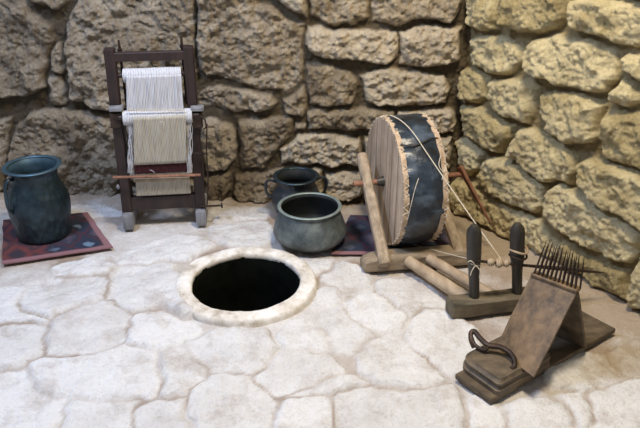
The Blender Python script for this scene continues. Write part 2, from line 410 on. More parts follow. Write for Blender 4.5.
BACK = [
 [(309,-15),(370,-15),(370,18),(352,27),(330,26),(309,16)],
 [(372,-15),(462,-15),(461,12),(453,25),(432,22),(415,21),(400,28),(374,22)],
 [(306,30),(320,29),(345,33),(372,30),(399,34),(399,58),(385,66),(350,62),(314,58),(307,45)],
 [(401,35),(420,28),(445,29),(461,30),(460,62),(435,69),(402,66)],
 [(307,65),(330,66),(350,74),(356,85),(350,104),(330,108),(308,107)],
 [(361,80),(385,70),(410,73),(445,77),(454,90),(449,103),(420,107),(380,108),(365,101)],
 [(282,100),(303,88),(306,105),(304,118),(285,115)],
 [(306,115),(325,110),(360,111),(395,115),(395,128),(360,133),(330,131),(306,130)],
 [(398,114),(430,110),(453,110),(457,125),(454,133),(420,134),(398,130)],
 [(281,152),(298,136),(330,136),(360,140),(362,165),(330,169),(300,167),(282,166)],
 [(292,126),(304,124),(303,130),(293,133)],
 [(240,124),(260,120),(275,118),(290,120),(288,135),(280,148),(262,168),(240,173),(237,150)],
 [(200,125),(215,120),(232,128),(237,140),(234,160),(222,173),(205,173),(198,150)],
 [(232,180),(260,175),(282,172),(276,190),(268,204),(240,205),(232,195)],
 [(203,178),(228,177),(230,192),(222,204),(205,206)],
 [(325,178),(345,174),(363,174),(363,195),(345,205),(325,203)],
 [(284,174),(320,172),(322,203),(282,204)],
 [(366,140),(400,138),(452,138),(450,168),(400,170),(366,169)],
 [(366,174),(405,174),(448,172),(447,206),(400,207),(366,205)],
 [(197,98),(215,86),(245,92),(270,97),(276,103),(262,113),(235,113),(215,109),(198,107)],
 [(85,-15),(140,-15),(190,-15),(195,10),(193,40),(195,70),(190,98),(160,104),(120,109),(90,109),(70,98),(66,70),(62,45),(70,15)],
 [(196,-15),(250,-15),(258,2),(285,20),(302,28),(304,60),(302,83),(285,90),(262,91),(240,84),(215,75),(204,80),(196,70),(195,40),(197,10)],
 [(264,-15),(306,-15),(306,20),(290,12),(270,-3)],
 [(-22,-5),(20,-2),(30,15),(50,27),(50,45),(43,60),(42,90),(20,97),(-22,100)],
 [(-22,-15),(16,-15),(16,-8),(-22,-8)],
 [(22,-15),(70,-15),(67,3),(50,10),(32,5)],
 [(47,80),(58,77),(64,90),(65,108),(50,110),(45,98)],
 [(52,45),(60,42),(64,65),(60,75),(48,73),(45,60)],
 [(12,128),(30,112),(60,112),(100,115),(120,120),(123,150),(121,180),(110,200),(70,206),(62,200),(20,207),(5,200),(8,150)],
 [(-22,118),(8,120),(4,150),(0,205),(-22,205)],
 [(125,117),(192,113),(196,150),(199,175),(165,183),(126,180)],
 [(126,185),(165,187),(199,180),(201,205),(126,208)],
]
RIGHT = [
 [(466,-15),(494,-15),(496,18),(492,31),(480,31),(465,26)],
 [(500,-15),(562,-15),(561,15),(553,30),(535,35),(515,33),(500,27)],
 [(568,0),(600,-2),(645,8),(684,20),(674,50),(640,48),(610,45),(590,37),(567,28)],
 [(567,-15),(600,-15),(690,-14),(690,12),(645,1),(600,-7),(568,-5)],
 [(467,38),(485,36),(508,42),(518,50),(515,65),(500,77),(485,73),(467,63)],
 [(521,58),(530,42),(555,36),(585,42),(605,52),(615,68),(611,85),(603,95),(580,93),(550,84),(530,77)],
 [(619,58),(640,55),(690,72),(690,112),(650,98),(635,85),(620,73)],
 [(606,88),(618,80),(632,95),(632,105),(616,109),(606,104)],
 [(457,68),(470,72),(482,80),(483,100),(470,104),(457,101)],
 [(486,82),(505,80),(525,79),(533,90),(529,115),(524,125),(505,120),(487,108)],
 [(537,95),(550,91),(575,97),(597,105),(596,125),(588,142),(565,143),(545,135),(536,115)],
 [(601,113),(620,112),(650,119),(695,140),(695,195),(655,178),(625,170),(601,157),(595,135)],
 [(457,107),(475,109),(495,118),(509,128),(503,145),(495,154),(480,149),(459,133)],
 [(509,140),(515,130),(530,128),(555,140),(570,155),(572,170),(565,185),(548,184),(525,173),(508,158)],
 [(574,162),(590,159),(620,170),(650,182),(695,206),(695,256),(650,238),(620,220),(595,208),(575,190)],
 [(450,138),(465,143),(478,155),(475,172),(462,178),(451,170)],
 [(480,160),(500,157),(520,172),(541,186),(541,205),(530,214),(510,208),(490,196),(476,180)],
 [(545,192),(560,186),(585,197),(610,212),(635,232),(637,245),(626,266),(605,263),(580,249),(555,233),(541,214)],
 [(450,180),(475,187),(500,205),(530,220),(550,240),(556,268),(520,249),(490,232),(460,215),(450,208)],
 [(554,243),(575,254),(600,269),(620,275),(622,303),(600,292),(575,280),(558,270)],
 [(640,247),(695,272),(695,346),(660,327),(626,306),(628,280)],
]
bp = to_uv(BACK, eb, nb) + generic(eb, 0.0, 3.7, .0, 2.0, .16, .34, 3)
rp = to_uv(RIGHT, er, nr) + generic(er, 0.0, 2.9, .0, 2.0, .15, .27, 4)
leftrough = lambda U, W: .010 + .020 * sstep(1.0, 1.6, U)
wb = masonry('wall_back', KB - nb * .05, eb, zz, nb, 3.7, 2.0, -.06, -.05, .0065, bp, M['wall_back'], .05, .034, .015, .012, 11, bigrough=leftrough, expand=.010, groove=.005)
wr = masonry('wall_right', KB - nr * .055, er, zz, nr, 2.9, 2.0, -.06, -.05, .0065, rp, M['wall_right'], .055, .036, .0125, .011, 23, bigrough=.012, expand=.010, groove=.005)

FLOOR = [
 [(20,300),(35,282),(60,278),(95,275),(108,283),(95,298),(78,305),(55,312),(40,315),(22,310)],
 [(47,348),(50,330),(58,314),(80,307),(110,300),(123,320),(120,338),(90,348),(60,352)],
 [(128,330),(140,315),(160,308),(185,322),(195,335),(170,343),(135,343)],
 [(-30,325),(20,322),(46,328),(40,350),(15,365),(-30,370)],
 [(-30,290),(15,290),(18,310),(40,319),(15,317),(-30,320)],
 [(30,365),(55,358),(100,355),(122,346),(150,350),(158,362),(160,380),(130,395),(90,397),(60,392),(35,390)],
 [(65,407),(80,400),(100,402),(132,404),(125,445),(60,445)],
 [(163,352),(190,349),(205,365),(203,380),(175,395),(164,382)],
 [(106,290),(112,272),(160,262),(174,275),(172,300),(185,315),(160,304),(130,308),(112,298)],
 [(60,267),(100,258),(109,263),(97,271),(66,274)],
 [(195,390),(215,376),(230,374),(255,384),(275,405),(270,425),(252,445),(195,445),(188,410)],
 [(192,342),(225,333),(262,334),(272,348),(262,363),(235,370),(205,368),(192,358)],
 [(270,364),(285,354),(310,352),(325,360),(330,368),(310,380),(285,393),(275,395),(262,380)],
 [(287,334),(300,320),(322,330),(325,345),(310,348),(290,346)],
 [(328,325),(330,308),(345,304),(365,322),(370,330),(350,347),(335,345)],
 [(346,302),(360,295),(385,300),(402,318),(400,325),(362,329),(352,322)],
 [(378,282),(420,280),(435,295),(440,303),(410,312),(392,300)],
 [(412,325),(430,308),(450,318),(468,330),(470,350),(455,366),(440,372),(420,350),(408,336)],
 [(372,338),(400,332),(412,345),(434,370),(438,378),(400,385),(378,380),(368,360)],
 [(324,292),(338,287),(345,298),(330,305),(320,302)],
 [(335,263),(360,270),(372,285),(355,292),(340,285),(328,275)],
 [(340,392),(370,390),(395,394),(440,387),(455,397),(468,445),(340,445)],
 [(515,410),(530,403),(560,406),(573,445),(510,445)],
 [(590,397),(602,389),(640,381),(700,392),(700,450),(600,450)],
 [(550,367),(570,353),(610,362),(618,373),(590,383),(560,383)],
 [(566,395),(584,398),(592,425),(580,425)],
 [(625,347),(660,342),(700,380),(645,374),(620,362)],
 [(140,247),(180,236),(213,240),(185,255),(150,261),(118,259)],
 [(215,226),(260,221),(272,238),(250,244),(215,239)],
 [(305,253),(325,256),(330,268),(320,272),(308,262)],
 [(-30,375),(25,370),(30,390),(60,400),(55,445),(-30,445)],
 [(140,407),(185,397),(188,415),(192,445),(135,445)],
 [(275,412),(285,400),(325,393),(334,445),(278,445)],
 [(475,402),(500,413),(505,445),(475,445)],
 [(215,207),(262,208),(262,216),(220,220)],
 [(60,207),(100,207),(118,212),(95,213),(60,212)],
 [(285,398),(335,378),(365,383),(335,390)],
]
fp = []
for p in FLOOR:
    fp.append([(float(fl(x, y)[0]), float(fl(x, y)[1])) for x, y in p])
fp += generic((1, 0, 0), -3.1, 2.6, -.4, 3.5, .22, .27, 6, box=(-18, 658, -500, 440), org=np.zeros(3), ev=np.array([0, 1.0, 0]))
HC = fl(246, 284.5); HR = .268
floor = masonry('floor', (0, 0, -.012), (1, 0, 0), (0, 1, 0), (0, 0, 1), 2.6, 3.75, -3.1, -.4, .0095, fp, M['floor'], .012, .03, .0035, .014, 41, hole=(HC[0], HC[1], HR), gapw=.003, bigrough=.004, expand=.045, groove=.0045, fade=True)

# ------------------------------------------------------------------ sunken oven
t = thing('sunken_oven', 'round sunken clay oven opening with a pale raised rim and black inside', 'oven', (HC[0], HC[1], 0))
bm = bmesh.new()
prof = [(.305, -.03), (.306, .002), (.303, .015), (.296, .022), (.275, .0245), (.25, .0235), (.238, .020), (.233, .012), (.233, -.002), (.25, -.03)]
add_lathe(bm, prof, HC, 96, .02, close=True)
obj('rim', bm, M['clay'], t, jit=.004, jscale=14)
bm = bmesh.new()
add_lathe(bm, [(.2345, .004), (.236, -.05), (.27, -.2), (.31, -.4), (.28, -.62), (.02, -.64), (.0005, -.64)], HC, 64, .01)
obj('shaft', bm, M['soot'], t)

# ------------------------------------------------------------------ vessels
def vessel(t, c, outer, mat_o, inner_mat, th=.006, wob=.012, seg=64, rings=None):
    c = np.array(c)
    bm = bmesh.new()
    path = smooth_path([(r, 0, z) for r, z in outer], 6)
    pr = [(max(p.x, .0005), p.z) for p in path]
    add_lathe(bm, [(.0005, pr[0][1])] + pr, c, seg, wob)
    obj('body', bm, mat_o, t)
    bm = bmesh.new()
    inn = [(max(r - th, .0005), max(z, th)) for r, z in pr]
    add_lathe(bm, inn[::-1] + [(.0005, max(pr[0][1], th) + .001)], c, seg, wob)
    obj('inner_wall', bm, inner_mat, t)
def rim_ring(t, c, r, z, w, h, mat, wob=.012, tilt=None):
    bm = bmesh.new()
    pr = [(r + w * math.cos(a), z + h * math.sin(a)) for a in [2 * PI * k / 10 for k in range(10)]]
    add_lathe(bm, pr, c, 72, wob, close=True)
    return obj('rim', bm, mat, t)
# jug
jc = (-1.345, 3.035, .012)
t = thing('copper_jug', 'tall teal-black copper jug with wide mouth and one handle, on the patterned mat', 'jug', jc)
jp = [(.112, 0), (.126, .012), (.130, .06), (.139, .12), (.143, .165), (.138, .21), (.121, .255), (.110, .29), (.108, .310), (.111, .335), (.121, .357)]
vessel(t, jc, jp, M['jug'], M['jug_rim'])
rim_ring(t, jc, .122, .360, .011, .005, M['jug_rim'])
bm = bmesh.new()
def jr(a, r, z): return (jc[0] + r * math.cos(a), jc[1] + r * math.sin(a), jc[2] + z)
A = math.radians(236)
add_tube(bm, smooth_path([jr(A, .108, .325), jr(A, .132, .33), jr(A, .150, .305), jr(A, .158, .25), jr(A, .158, .20), jr(A, .140, .165)], 6), [.011] * 31, 10, flat=.6)
obj('handle', bm, M['jug'], t)

# back jar
bc = (-.122, 3.285, .002)
t = thing('metal_jar', 'dark round metal jar with two loop handles, behind the grey squat pot', 'jar', bc)
vessel(t, bc, [(.07, 0), (.10, .01), (.122, .05), (.127, .085), (.118, .125), (.102, .155), (.099, .18), (.108, .21)], M['jar'], M['inner'])
rim_ring(t, bc, .109, .212, .010, .005, M['jug'])
for s in (-1, 1):
    bm = bmesh.new(); a0 = math.radians(8 if s > 0 else 188)
    pt = lambda r, z: (bc[0] + r * math.cos(a0), bc[1] + r * math.sin(a0), bc[2] + z)
    add_tube(bm, smooth_path([pt(.100, .182), pt(.135, .196), pt(.156, .178), pt(.154, .135), pt(.140, .108), pt(.120, .10)], 6), .0072, 8)
    obj('handle', bm, M['jar'], t)
# front pot
pc = (-.048, 2.968, .010)
t = thing('squat_pot', 'wide squat grey-green metal pot with a flared rim and blackened base', 'pot', pc)
vessel(t, pc, [(.06, 0), (.12, .006), (.156, .022), (.174, .052), (.1725, .075), (.164, .105), (.153, .135), (.143, .16), (.139, .172), (.143, .184)], M['pot'], M['inner'])
rim_ring(t, pc, .143, .186, .0085, .004, M['pot_rim'])

# ------------------------------------------------------------------ mats
def mat_mesh(name, q, mat, z=.004, th=.006, n=44, wav=.003):
    q = [V(p) for p in q]; bm = bmesh.new(); uvl = bm.loops.layers.uv.new('UVMap'); top = []; bot = []
    for j in range(n + 1):
        a = []; b = []
        for i in range(n + 1):
            u, v = i / n, j / n
            p = q[0] * (1 - u) * (1 - v) + q[1] * u * (1 - v) + q[2] * u * v + q[3] * (1 - u) * v
            w = mnoise.noise(p * 9) * .5 + .5; p.x += mnoise.noise(p * 14) * .004; p.y += mnoise.noise(p * 14 + Vector((5, 5, 5))) * .004
            a.append((bm.verts.new((p.x, p.y, z + th + w * wav)), u, v)); b.append((bm.verts.new((p.x, p.y, z + w * wav)), u, v))
        top.append(a); bot.append(b)
    def face(vs):
        f = bm.faces.new([x[0] for x in vs])
        for l, x in zip(f.loops, vs): l[uvl].uv = (x[1], x[2])
    for j in range(n):
        for i in range(n):
            face([top[j][i], top[j][i + 1], top[j + 1][i + 1], top[j + 1][i]]); face([bot[j][i], bot[j + 1][i], bot[j + 1][i + 1], bot[j][i + 1]])
    for i in range(n):
        face([bot[0][i], bot[0][i + 1], top[0][i + 1], top[0][i]]); face([bot[n][i + 1], bot[n][i], top[n][i], top[n][i + 1]])
        face([bot[i + 1][0], bot[i][0], top[i][0], top[i + 1][0]]); face([bot[i][n], bot[i + 1][n], top[i + 1][n], top[i][n]])
    c = sum(q, Vector()) / 4
    return obj(name, bm, mat, origin=(c.x, c.y, 0))
o = mat_mesh('woven_mat', [fl(3, 266), fl(113, 249), fl(88, 214), fl(3, 222)], M['rug'])
tag(o, 'small patterned navy and red mat with pink border under the tall jug', 'mat')
o = mat_mesh('woven_mat', [fl(331, 255), fl(452, 256), fl(452, 219), fl(350, 216)], M['rug2'], z=.001, th=.004)
tag(o, 'small dark red-edged mat lying under the big drum wheel', 'mat')

# ------------------------------------------------------------------ loom
LP0 = fl(130, 226); LP1 = fl(202, 222)
le = LP1 - LP0; le[2] = 0; lw = np.linalg.norm(le); le /= lw
ln = np.array([le[1], -le[0], 0.]); ln = ln if ln[1] < 0 else -ln       # towards viewer
def Lp(x, y, off=0.0): return on_plane(x, y, LP0 + ln * off, ln)
lc = (LP0 + LP1) / 2
loom = thing('weaving_loom', 'upright dark wooden weaving loom strung with white and cream threads, against the wall', 'loom', (lc[0], lc[1], 0))
ztop = float(Lp(150, 47)[2])
for P in (LP0, LP1):
    bm = bmesh.new(); add_bar(bm, P + zz * .07, P + zz * ztop + le * (.013 if P is LP0 else .002), .048, .05, up=ln, bevel=.004, seg=10)
    obj('post', bm, M['loom_wood'], loom, jit=.0015)
    bm = bmesh.new(); add_bar(bm, P + ln * .055 + zz * .045, P - ln * .17 + zz * .045, .052, .085, bevel=.006)
    obj('foot', bm, M['grey_wood'], loom, jit=.002)
    bm = bmesh.new(); add_bar(bm, P - ln * .14 + zz * .08, P - ln * .02 + zz * .42, .03, .03, up=ln)
    obj('back_brace', bm, M['loom_wood'], loom)
def rail(name, y, hpx, off, mat, w=.035, x0=0, x1=0):
    a = LP0.copy() - le * x0; b = LP1.copy() + le * x1
    z = float(Lp(150, y)[2]); bm = bmesh.new(); add_bar(bm, a + ln * off + zz * z, b + ln * off + zz * z, w, hpx * .0047, bevel=.003, seg=10)
    return obj(name, bm, mat, loom, jit=.0015)
rail('top_rail', 55.5, 8.5, .006, M['loom_wood'])
rail('bottom_rail', 202, 15, 0, M['loom_wood'])
# spikes through the top
for x, yt in ((118.5, 40), (181, 36)):
    bm = bmesh.new(); p = Lp(x, yt, -.036); q = p.copy(); q[2] = float(Lp(x, 104, -.036)[2])
    add_tube(bm, [p, p - zz * .012, p - zz * .03, q], [.004, .006, .0065, .006], 8)
    r = p - zz * .045; add_tube(bm, [r + zz * .004, r - zz * .006], .011, 10)
    obj('tension_spike', bm, M['iron'], loom)
def roll(name, x0, x1, y, rpx, off, mat, j=.0012):
    a = Lp(x0, y, off); b = Lp(x1, y, off); b[2] = a[2]
    r = rpx * .0045; n = 24
    bm = bmesh.new(); add_tube(bm, [a + (b - a) * k / n for k in range(n + 1)], [r * (1 + random.uniform(-.03, .02)) for k in range(n + 1)], 20)
    return obj(name, bm, mat, loom, jit=j), a, b, r
roll('warp_roll', 123.5, 181.5, 75.5, 7.3, .0, M['white_cloth'])
roll('cloth_roll', 123.5, 192.5, 118, 7.6, .045, M['white_cloth'])
for y, off, r, nm, x0, x1 in ((75.5, 0, .012, 'warp_roller', 116, 188), (118, .045, .014, 'cloth_roller', 117, 199)):
    a = Lp(x0, y, off); b = Lp(x1, y, off); b[2] = a[2]; bm = bmesh.new(); add_tube(bm, [a, b], r, 12); obj(nm, bm, M['loom_wood'], loom)
def sheet(name, x0, x1, ytop, ybot, o0, o1, mat, x0b=None, x1b=None, amp=.0012, frq=150, th=.002, rag=0):
    x0b = x0 if x0b is None else x0b; x1b = x1 if x1b is None else x1b
    nx, nz = 160, 14; bm = bmesh.new(); G = []
    T0 = Lp(x0, ytop, o0); T1 = Lp(x1, ytop, o0); B0 = Lp(x0b, ybot, o1); B1 = Lp(x1b, ybot, o1); T1[2] = T0[2]; B1[2] = B0[2]
    rnd = [random.uniform(-rag, rag) for _ in range(nx + 1)]
    for j in range(nz + 1):
        row = []
        for i in range(nx + 1):
            u, v = i / nx, j / nz
            p = (T0 * (1 - u) + T1 * u) * (1 - v) + (B0 * (1 - u) + B1 * u) * v
            p = p + ln * (amp * math.sin(u * frq * 2.1 + 1.5 * math.sin(u * 37)) + .002 * mnoise.noise(Vector((u * 9, v * 3, ytop))))
            if j == nz: p = p + zz * rnd[i]
            row.append(bm.verts.new(V(p)))
        G.append(row)
    for j in range(nz):
        for i in range(nx): bm.faces.new((G[j][i], G[j][i + 1], G[j + 1][i + 1], G[j + 1][i]))
    o = obj(name, bm, mat, loom); md = o.modifiers.new('thick', 'SOLIDIFY'); md.thickness = th; return o
sheet('warp_threads', 126.5, 181.5, 76, 113, .034, .048, M['white_cloth'], 127, 184)
sheet('woven_cloth', 133.5, 186, 117, 165, .082, .062, M['cream_cloth'], 134.5, 187)
sheet('red_band', 134.5, 187.5, 163.5, 174, .055, .050, M['red_cloth'])
sheet('lower_warp', 135.5, 189.5, 173, 196, .046, .032, M['cream_cloth'], 136.5, 191)
# heddle knots: a dotted row above the roll
bm = bmesh.new()
for k in range(34):
    p = Lp(128 + k * 1.7, 110.5, .078); add_tube(bm, [p - zz * .004, p + zz * .006], .0028, 5)
obj('knot_row', bm, M['string'], loom)['kind'] = 'stuff'
# ragged thread edges
for x0, x1 in ((128.5, 132.5), (187.5, 191.5)):
    bm = bmesh.new()
    for k in range(12):
        x = random.uniform(x0, x1); pts = []
        for j in range(8):
            pts.append(Lp(x + random.uniform(-1.2, 1.2), 121 + j * (52 / 7.0), .06 + random.uniform(-.006, .006)))
        add_tube(bm, smooth_path(pts, 3), .0013, 5)
    obj('loose_threads', bm, M['white_cloth'], loom)['kind'] = 'stuff'
for (x, y, dx, dy) in ((160, 121, 6, 6), (176, 111, 4, -4), (130, 112, -4, 3), (186, 112, 5, -3), (150, 170, 5, 3)):
    bm = bmesh.new(); add_tube(bm, smooth_path([Lp(x, y, .09), Lp(x + dx * .5, y + dy * .3, .095), Lp(x + dx, y + dy, .09)], 4), .0012, 5)
    obj('thread_end', bm, M['white_cloth'], loom)
# brackets
for x0, x1 in ((110, 123), (191, 203.5)):
    bm = bmesh.new(); xm = (x0 + x1) / 2; p = Lp(xm, 120, .03); add_bar(bm, p - zz * .035, p + zz * .04, .05, .045, up=ln, bevel=.004)
    br = obj('bracket', bm, M['iron'], loom, jit=.0015)
    bm = bmesh.new(); p = Lp(xm, 108.5, .035); add_bar(bm, p - zz * .008, p + zz * .012, .062, .055, up=ln, bevel=.004)
    obj('bracket_cap', bm, M['grey_wood'], loom, jit=.002)
    bm = bmesh.new(); p = Lp(xm, 117, .055); add_tube(bm, [p, p + ln * .012], .009, 10); obj('bolt', bm, M['iron'], loom)
# reed stick
a = Lp(113, 177.5, .075); b = Lp(200.5, 175, .075); bm = bmesh.new(); add_tube(bm, [a + (b - a) * k / 8 for k in range(9)], .0085, 10, flat=.8)
obj('shed_stick', bm, M['red_wood'], loom, jit=.001)
bm = bmesh.new(); add_bar(bm, Lp(133, 180.5, .055), Lp(190, 178.5, .055), .012, .018, seg=8); obj('heddle_bar', bm, M['post_wood'], loom)
# hooks and pins on the right side
bm = bmesh.new()
add_tube(bm, smooth_path([Lp(201, 116, .06), Lp(205, 120, .07), Lp(206, 127, .075), Lp(203.5, 129, .075)], 5), .0035, 7)
obj('hook', bm, M['iron'], loom)
for pts in ([(207, 124), (206.5, 150), (208, 180), (207, 206)], [(203, 152), (203.5, 175), (204.5, 205)]):
    bm = bmesh.new(); add_tube(bm, smooth_path([Lp(x, y, .06) for x, y in pts], 5), .0034, 7); obj('hanging_rod', bm, M['iron'], loom)
bm = bmesh.new(); add_tube(bm, [Lp(189, 153, .05), Lp(208, 154, .062)], .004, 8); obj('pin', bm, M['iron'], loom)
bm = bmesh.new(); a = Lp(200, 206.5, .03); b = Lp(221, 206, .03); b[2] = a[2]; add_tube(bm, [a, b], .0055, 8); add_tube(bm, [b, b + (b - a) * .08], .014, 12); obj('peg', bm, M['iron'], loom)
bm = bmesh.new(); p = Lp(118, 187, .03); add_tube(bm, [p - zz * .012, p, p + zz * .012], [.004, .010, .004], 8); obj('knob', bm, M['grey_wood'], loom)

# ------------------------------------------------------------------ spinning wheel
AX = np.array([.976, .216, 0.]); AX /= np.linalg.norm(AX); AF = np.array([AX[1], -AX[0], 0.])    # AF: towards viewer in the wheel plane
WC = fl(386, 181, .33); R = .292; WW = .172
sw = thing('spinning_wheel', 'wooden spinning wheel with a big hide-covered plank drum and two-post spindle frame', 'spinning wheel', (float(WC[0]) + .15, 2.72, 0))
def wp(ax, ang, r): return WC + AX * ax + (zz * math.cos(ang) + AF * math.sin(ang)) * r
def disc(off, th, name):
    bm = bmesh.new(); n = 120; f = []; b = []
    for k in range(n):
        a = 2 * PI * k / n
        # straight-sawn plank ends make the outline slightly stepped
        q = R * (1 + .012 * mnoise.noise(Vector((math.cos(a) * 5, math.sin(a) * 5, off))) + (.008 if (k // 3) % 2 else -.006))
        f.append(bm.verts.new(V(wp(off, a, q)))); b.append(bm.verts.new(V(wp(off + th, a, q))))
    bm.faces.new(f); bm.faces.new(b[::-1])
    for k in range(n): bm.faces.new((f[k], f[(k + 1) % n], b[(k + 1) % n], b[k]))
    return obj(name, bm, M['disc_wood'], sw)
dl = disc(-.012, .022, 'wheel_disc'); disc(WW - .010, .022, 'wheel_disc')
# plank joints: thin dark battens' gaps on the face
bm = bmesh.new()
for s in (-.21, -.13, -.055, .03, .11, .19):
    h = math.sqrt(R * R - s * s) - .012
    add_bar(bm, WC - AX * .0115 + AF * s - zz * h, WC - AX * .0115 + AF * (s + random.uniform(-.006, .006)) + zz * h, .0028, .003, up=AX, bevel=.0005, seg=3)
obj('plank_joint', bm, M['comb_dark'], dl.parent)
# drum skin
bm = bmesh.new(); na, nx = 150, 14; G = []
for k in range(na):
    a = 2 * PI * k / na; row = []
    for i in range(nx + 1):
        u = i / nx; p = WW * u
        pl = .004 * math.sin(a * 24 + 2 * math.sin(a * 3)) * (1 - math.sin(u * PI)) + .008 * mnoise.noise(Vector((a * 2.6, u * 1.6, 0))) + .004 * mnoise.noise(Vector((a * 9, u * 3, 4)))
        row.append(bm.verts.new(V(wp(p, a, R * .985 + .012 * math.sin(u * PI) + pl))))
    G.append(row)
for k in range(na):
    for i in range(nx): bm.faces.new((G[k][i], G[k][i + 1], G[(k + 1) % na][i + 1], G[(k + 1) % na][i]))
obj('drum_skin', bm, M['leather'], sw)
# overlap seam of the hide
bm = bmesh.new()
pts = [wp(WW * u, .62 + .06 * math.sin(u * 5), R * 1.0 + .012 * math.sin(u * PI) + .003) for u in [k / 12 for k in range(13)]]
add_tube(bm, pts, .0035, 6); obj('hide_seam', bm, M['black_wood'], sw)
# lacing along both edges
for off in (-.004, WW + .002):
    bm = bmesh.new(); pts = []; n = 96
    for k in range(n):
        a = 2 * PI * k / n; pts.append(wp(off + (.013 if k % 2 else -.010) * (1 if off > .05 else 1), a, R * 1.0 + (.004 if k % 2 else -.004) + random.uniform(-.002, .003)))
    add_tube(bm, pts, .0024, 5, closed=True); obj('lacing', bm, M['string'], sw)
# loose loops of twine
bm = bmesh.new()
add_tube(bm, smooth_path([wp(.05, 1.15, R + .012), wp(.03, 1.3, R + .014), wp(.012, 1.55, R + .012), wp(.006, 1.75, R + .008)], 6), .0017, 5)
add_tube(bm, smooth_path([wp(WW - .01, .85, R + .01), wp(WW - .03, 1.0, R + .02), wp(WW - .01, 1.1, R + .015), wp(WW + .003, 1.0, R + .01), wp(WW - .02, 1.2, R + .012)], 6), .0017, 5)
obj('loose_twine', bm, M['string'], sw)
# axle, hubs, crank
AZ0 = WC - AX * .155; AZ1 = WC + AX * (WW + .21)
bm = bmesh.new(); add_tube(bm, [AZ0, AZ0 + AX * .01, AZ1], [.010, .013, .012], 12); obj('axle', bm, M['red_wood'], sw)
bm = bmesh.new(); add_tube(bm, [WC - AX * .045, WC - AX * .01], [.016, .026], 16); obj('hub', bm, M['black_wood'], sw)
bm = bmesh.new(); c0 = AZ1 - AX * .02 + zz * .03; c1 = atY(491, 224, 2.90)
c0 = c0 - (c1 - c0) * .04
add_bar(bm, c0, c1, .044, .018, up=AX, bevel=.004, seg=10, taper=.22, taper_h=.5); obj('crank', bm, M['red_wood'], sw, jit=.001)
# uprights
bzA = .075
for (base, mid, w) in ((fl(383, 257, bzA), WC - AX * .088, .046), (np.array([.622, 2.775, bzA]), WC + AX * (WW + .055), .044)):
    d = (mid - base); top = mid + d / d[2] * .105
    bm = bmesh.new(); add_bar(bm, base - d / d[2] * .03, top, w, .050, up=AX, bevel=.009, seg=12, taper=.92)
    obj('upright', bm, M['post_wood'], sw, jit=.003)
# beam under the wheel
bm = bmesh.new(); add_bar(bm, (.185, 2.713, .039), (.72, 2.790, .039), .088, .076, bevel=.012, seg=14)
for v in bm.verts:       # drawn-down nose at the left end
    if v.co.x < .25: k = (.25 - v.co.x) / .065; v.co.z = v.co.z * (1 - .30 * k) if v.co.z > .03 else v.co.z
obj('base_beam', bm, M['beam_wood'], sw, jit=.003)
# connecting rods
for a, b, r0, r1 in (((.392, 2.70, .052), (.612, 2.378, .045), .024, .030), ((.487, 2.72, .052), (.722, 2.40, .045), .022, .027)):
    bm = bmesh.new(); a = np.array(a); b = np.array(b); n = 12
    add_tube(bm, [a + (b - a) * k / n for k in range(n + 1)], [r0 + (r1 - r0) * k / n for k in range(n + 1)], 14)
    obj('connecting_rod', bm, M['rod_wood'], sw, jit=.002)
# front beam
bm = bmesh.new(); add_bar(bm, (.512, 2.350, .038), (.872, 2.424, .038), .078, .074, bevel=.010, seg=12)
obj('spindle_beam', bm, M['dark_beam'], sw, jit=.004)
SP = []
for x, y, xt, yt in ((474.5, 297, 474, 225), (517.5, 293, 517.5, 223.5)):
    b0 = fl(x, y, .072); xl, _, zt = map(float, atY(xt, yt, b0[1]))
    bm = bmesh.new(); H_ = zt - .06; n = 18; pts = []; rad = []
    for k in range(n + 1):
        tt = k / n; pts.append((b0[0] + (xl - b0[0]) * tt, b0[1], .055 + (zt - .055) * tt))
        rr = .0205 + .0078 * sstep(.35, .62, np.array(tt)) ; rr = float(rr)
        if tt > .88: rr *= math.sqrt(max(0, 1 - ((tt - .88) / .125) ** 2)) * .75 + .25
        rad.append(rr)
    add_tube(bm, pts, rad, 18); obj('spindle_post', bm, M['black_wood'], sw, jit=.0015)
    SP.append(b0 + np.array([(xl - b0[0]) * .5, 0, 0]))
# spindle
sz = float(atY(474, 261, SP[0][1] - .03)[2])
s0 = SP[0] + np.array([-.005, -.028, sz - SP[0][2]]); s1 = atY(607, 273, 2.47)
spn = lambda t: s0 + (s1 - s0) * t
bm = bmesh.new(); add_tube(bm, [spn(0), spn(.04), spn(.4), spn(.6), spn(.85), spn(1)], [.003, .0055, .006, .0085, .006, .001], 10); obj('spindle', bm, M['iron'], sw)
for t0, t1, r in ((.085, .14, .017), (.145, .20, .020), (.205, .25, .014)):
    bm = bmesh.new(); n = 6; add_tube(bm, [spn(t0 + (t1 - t0) * k / n) for k in range(n + 1)], [r * (.45 + .55 * math.sin(PI * k / n)) for k in range(n + 1)], 12); obj('whorl', bm, M['yarn'], sw, jit=.003, jscale=60)
# bindings
for b0, zc, mt, r in ((SP[0], sz - .022, 'string', .025), (SP[1], sz + .018, 'rod_wood', .034), (SP[1], sz - .008, 'iron', .033)):
    bm = bmesh.new(); n = 24
    add_tube(bm, [(b0[0] + r * math.cos(2 * PI * k / n), b0[1] + r * math.sin(2 * PI * k / n), zc + .004 * math.sin(2 * PI * k / n * 2)) for k in range(n)], .0045 if mt != 'string' else .0025, 7, closed=True)
    if mt == 'string':
        c = np.array([b0[0], b0[1] - r, zc])
        add_tube(bm, smooth_path([c, c + [-.02, -.004, .022], c + [-.03, 0, .014]], 4), .0022, 5)
        add_tube(bm, smooth_path([c, c + [.018, -.005, -.02], c + [.02, -.002, -.055]], 4), .0022, 5)
        add_tube(bm, smooth_path([c, c + [-.012, -.005, -.02], c + [-.016, -.002, -.045]], 4), .0022, 5)
    obj('binding', bm, M[mt], sw)
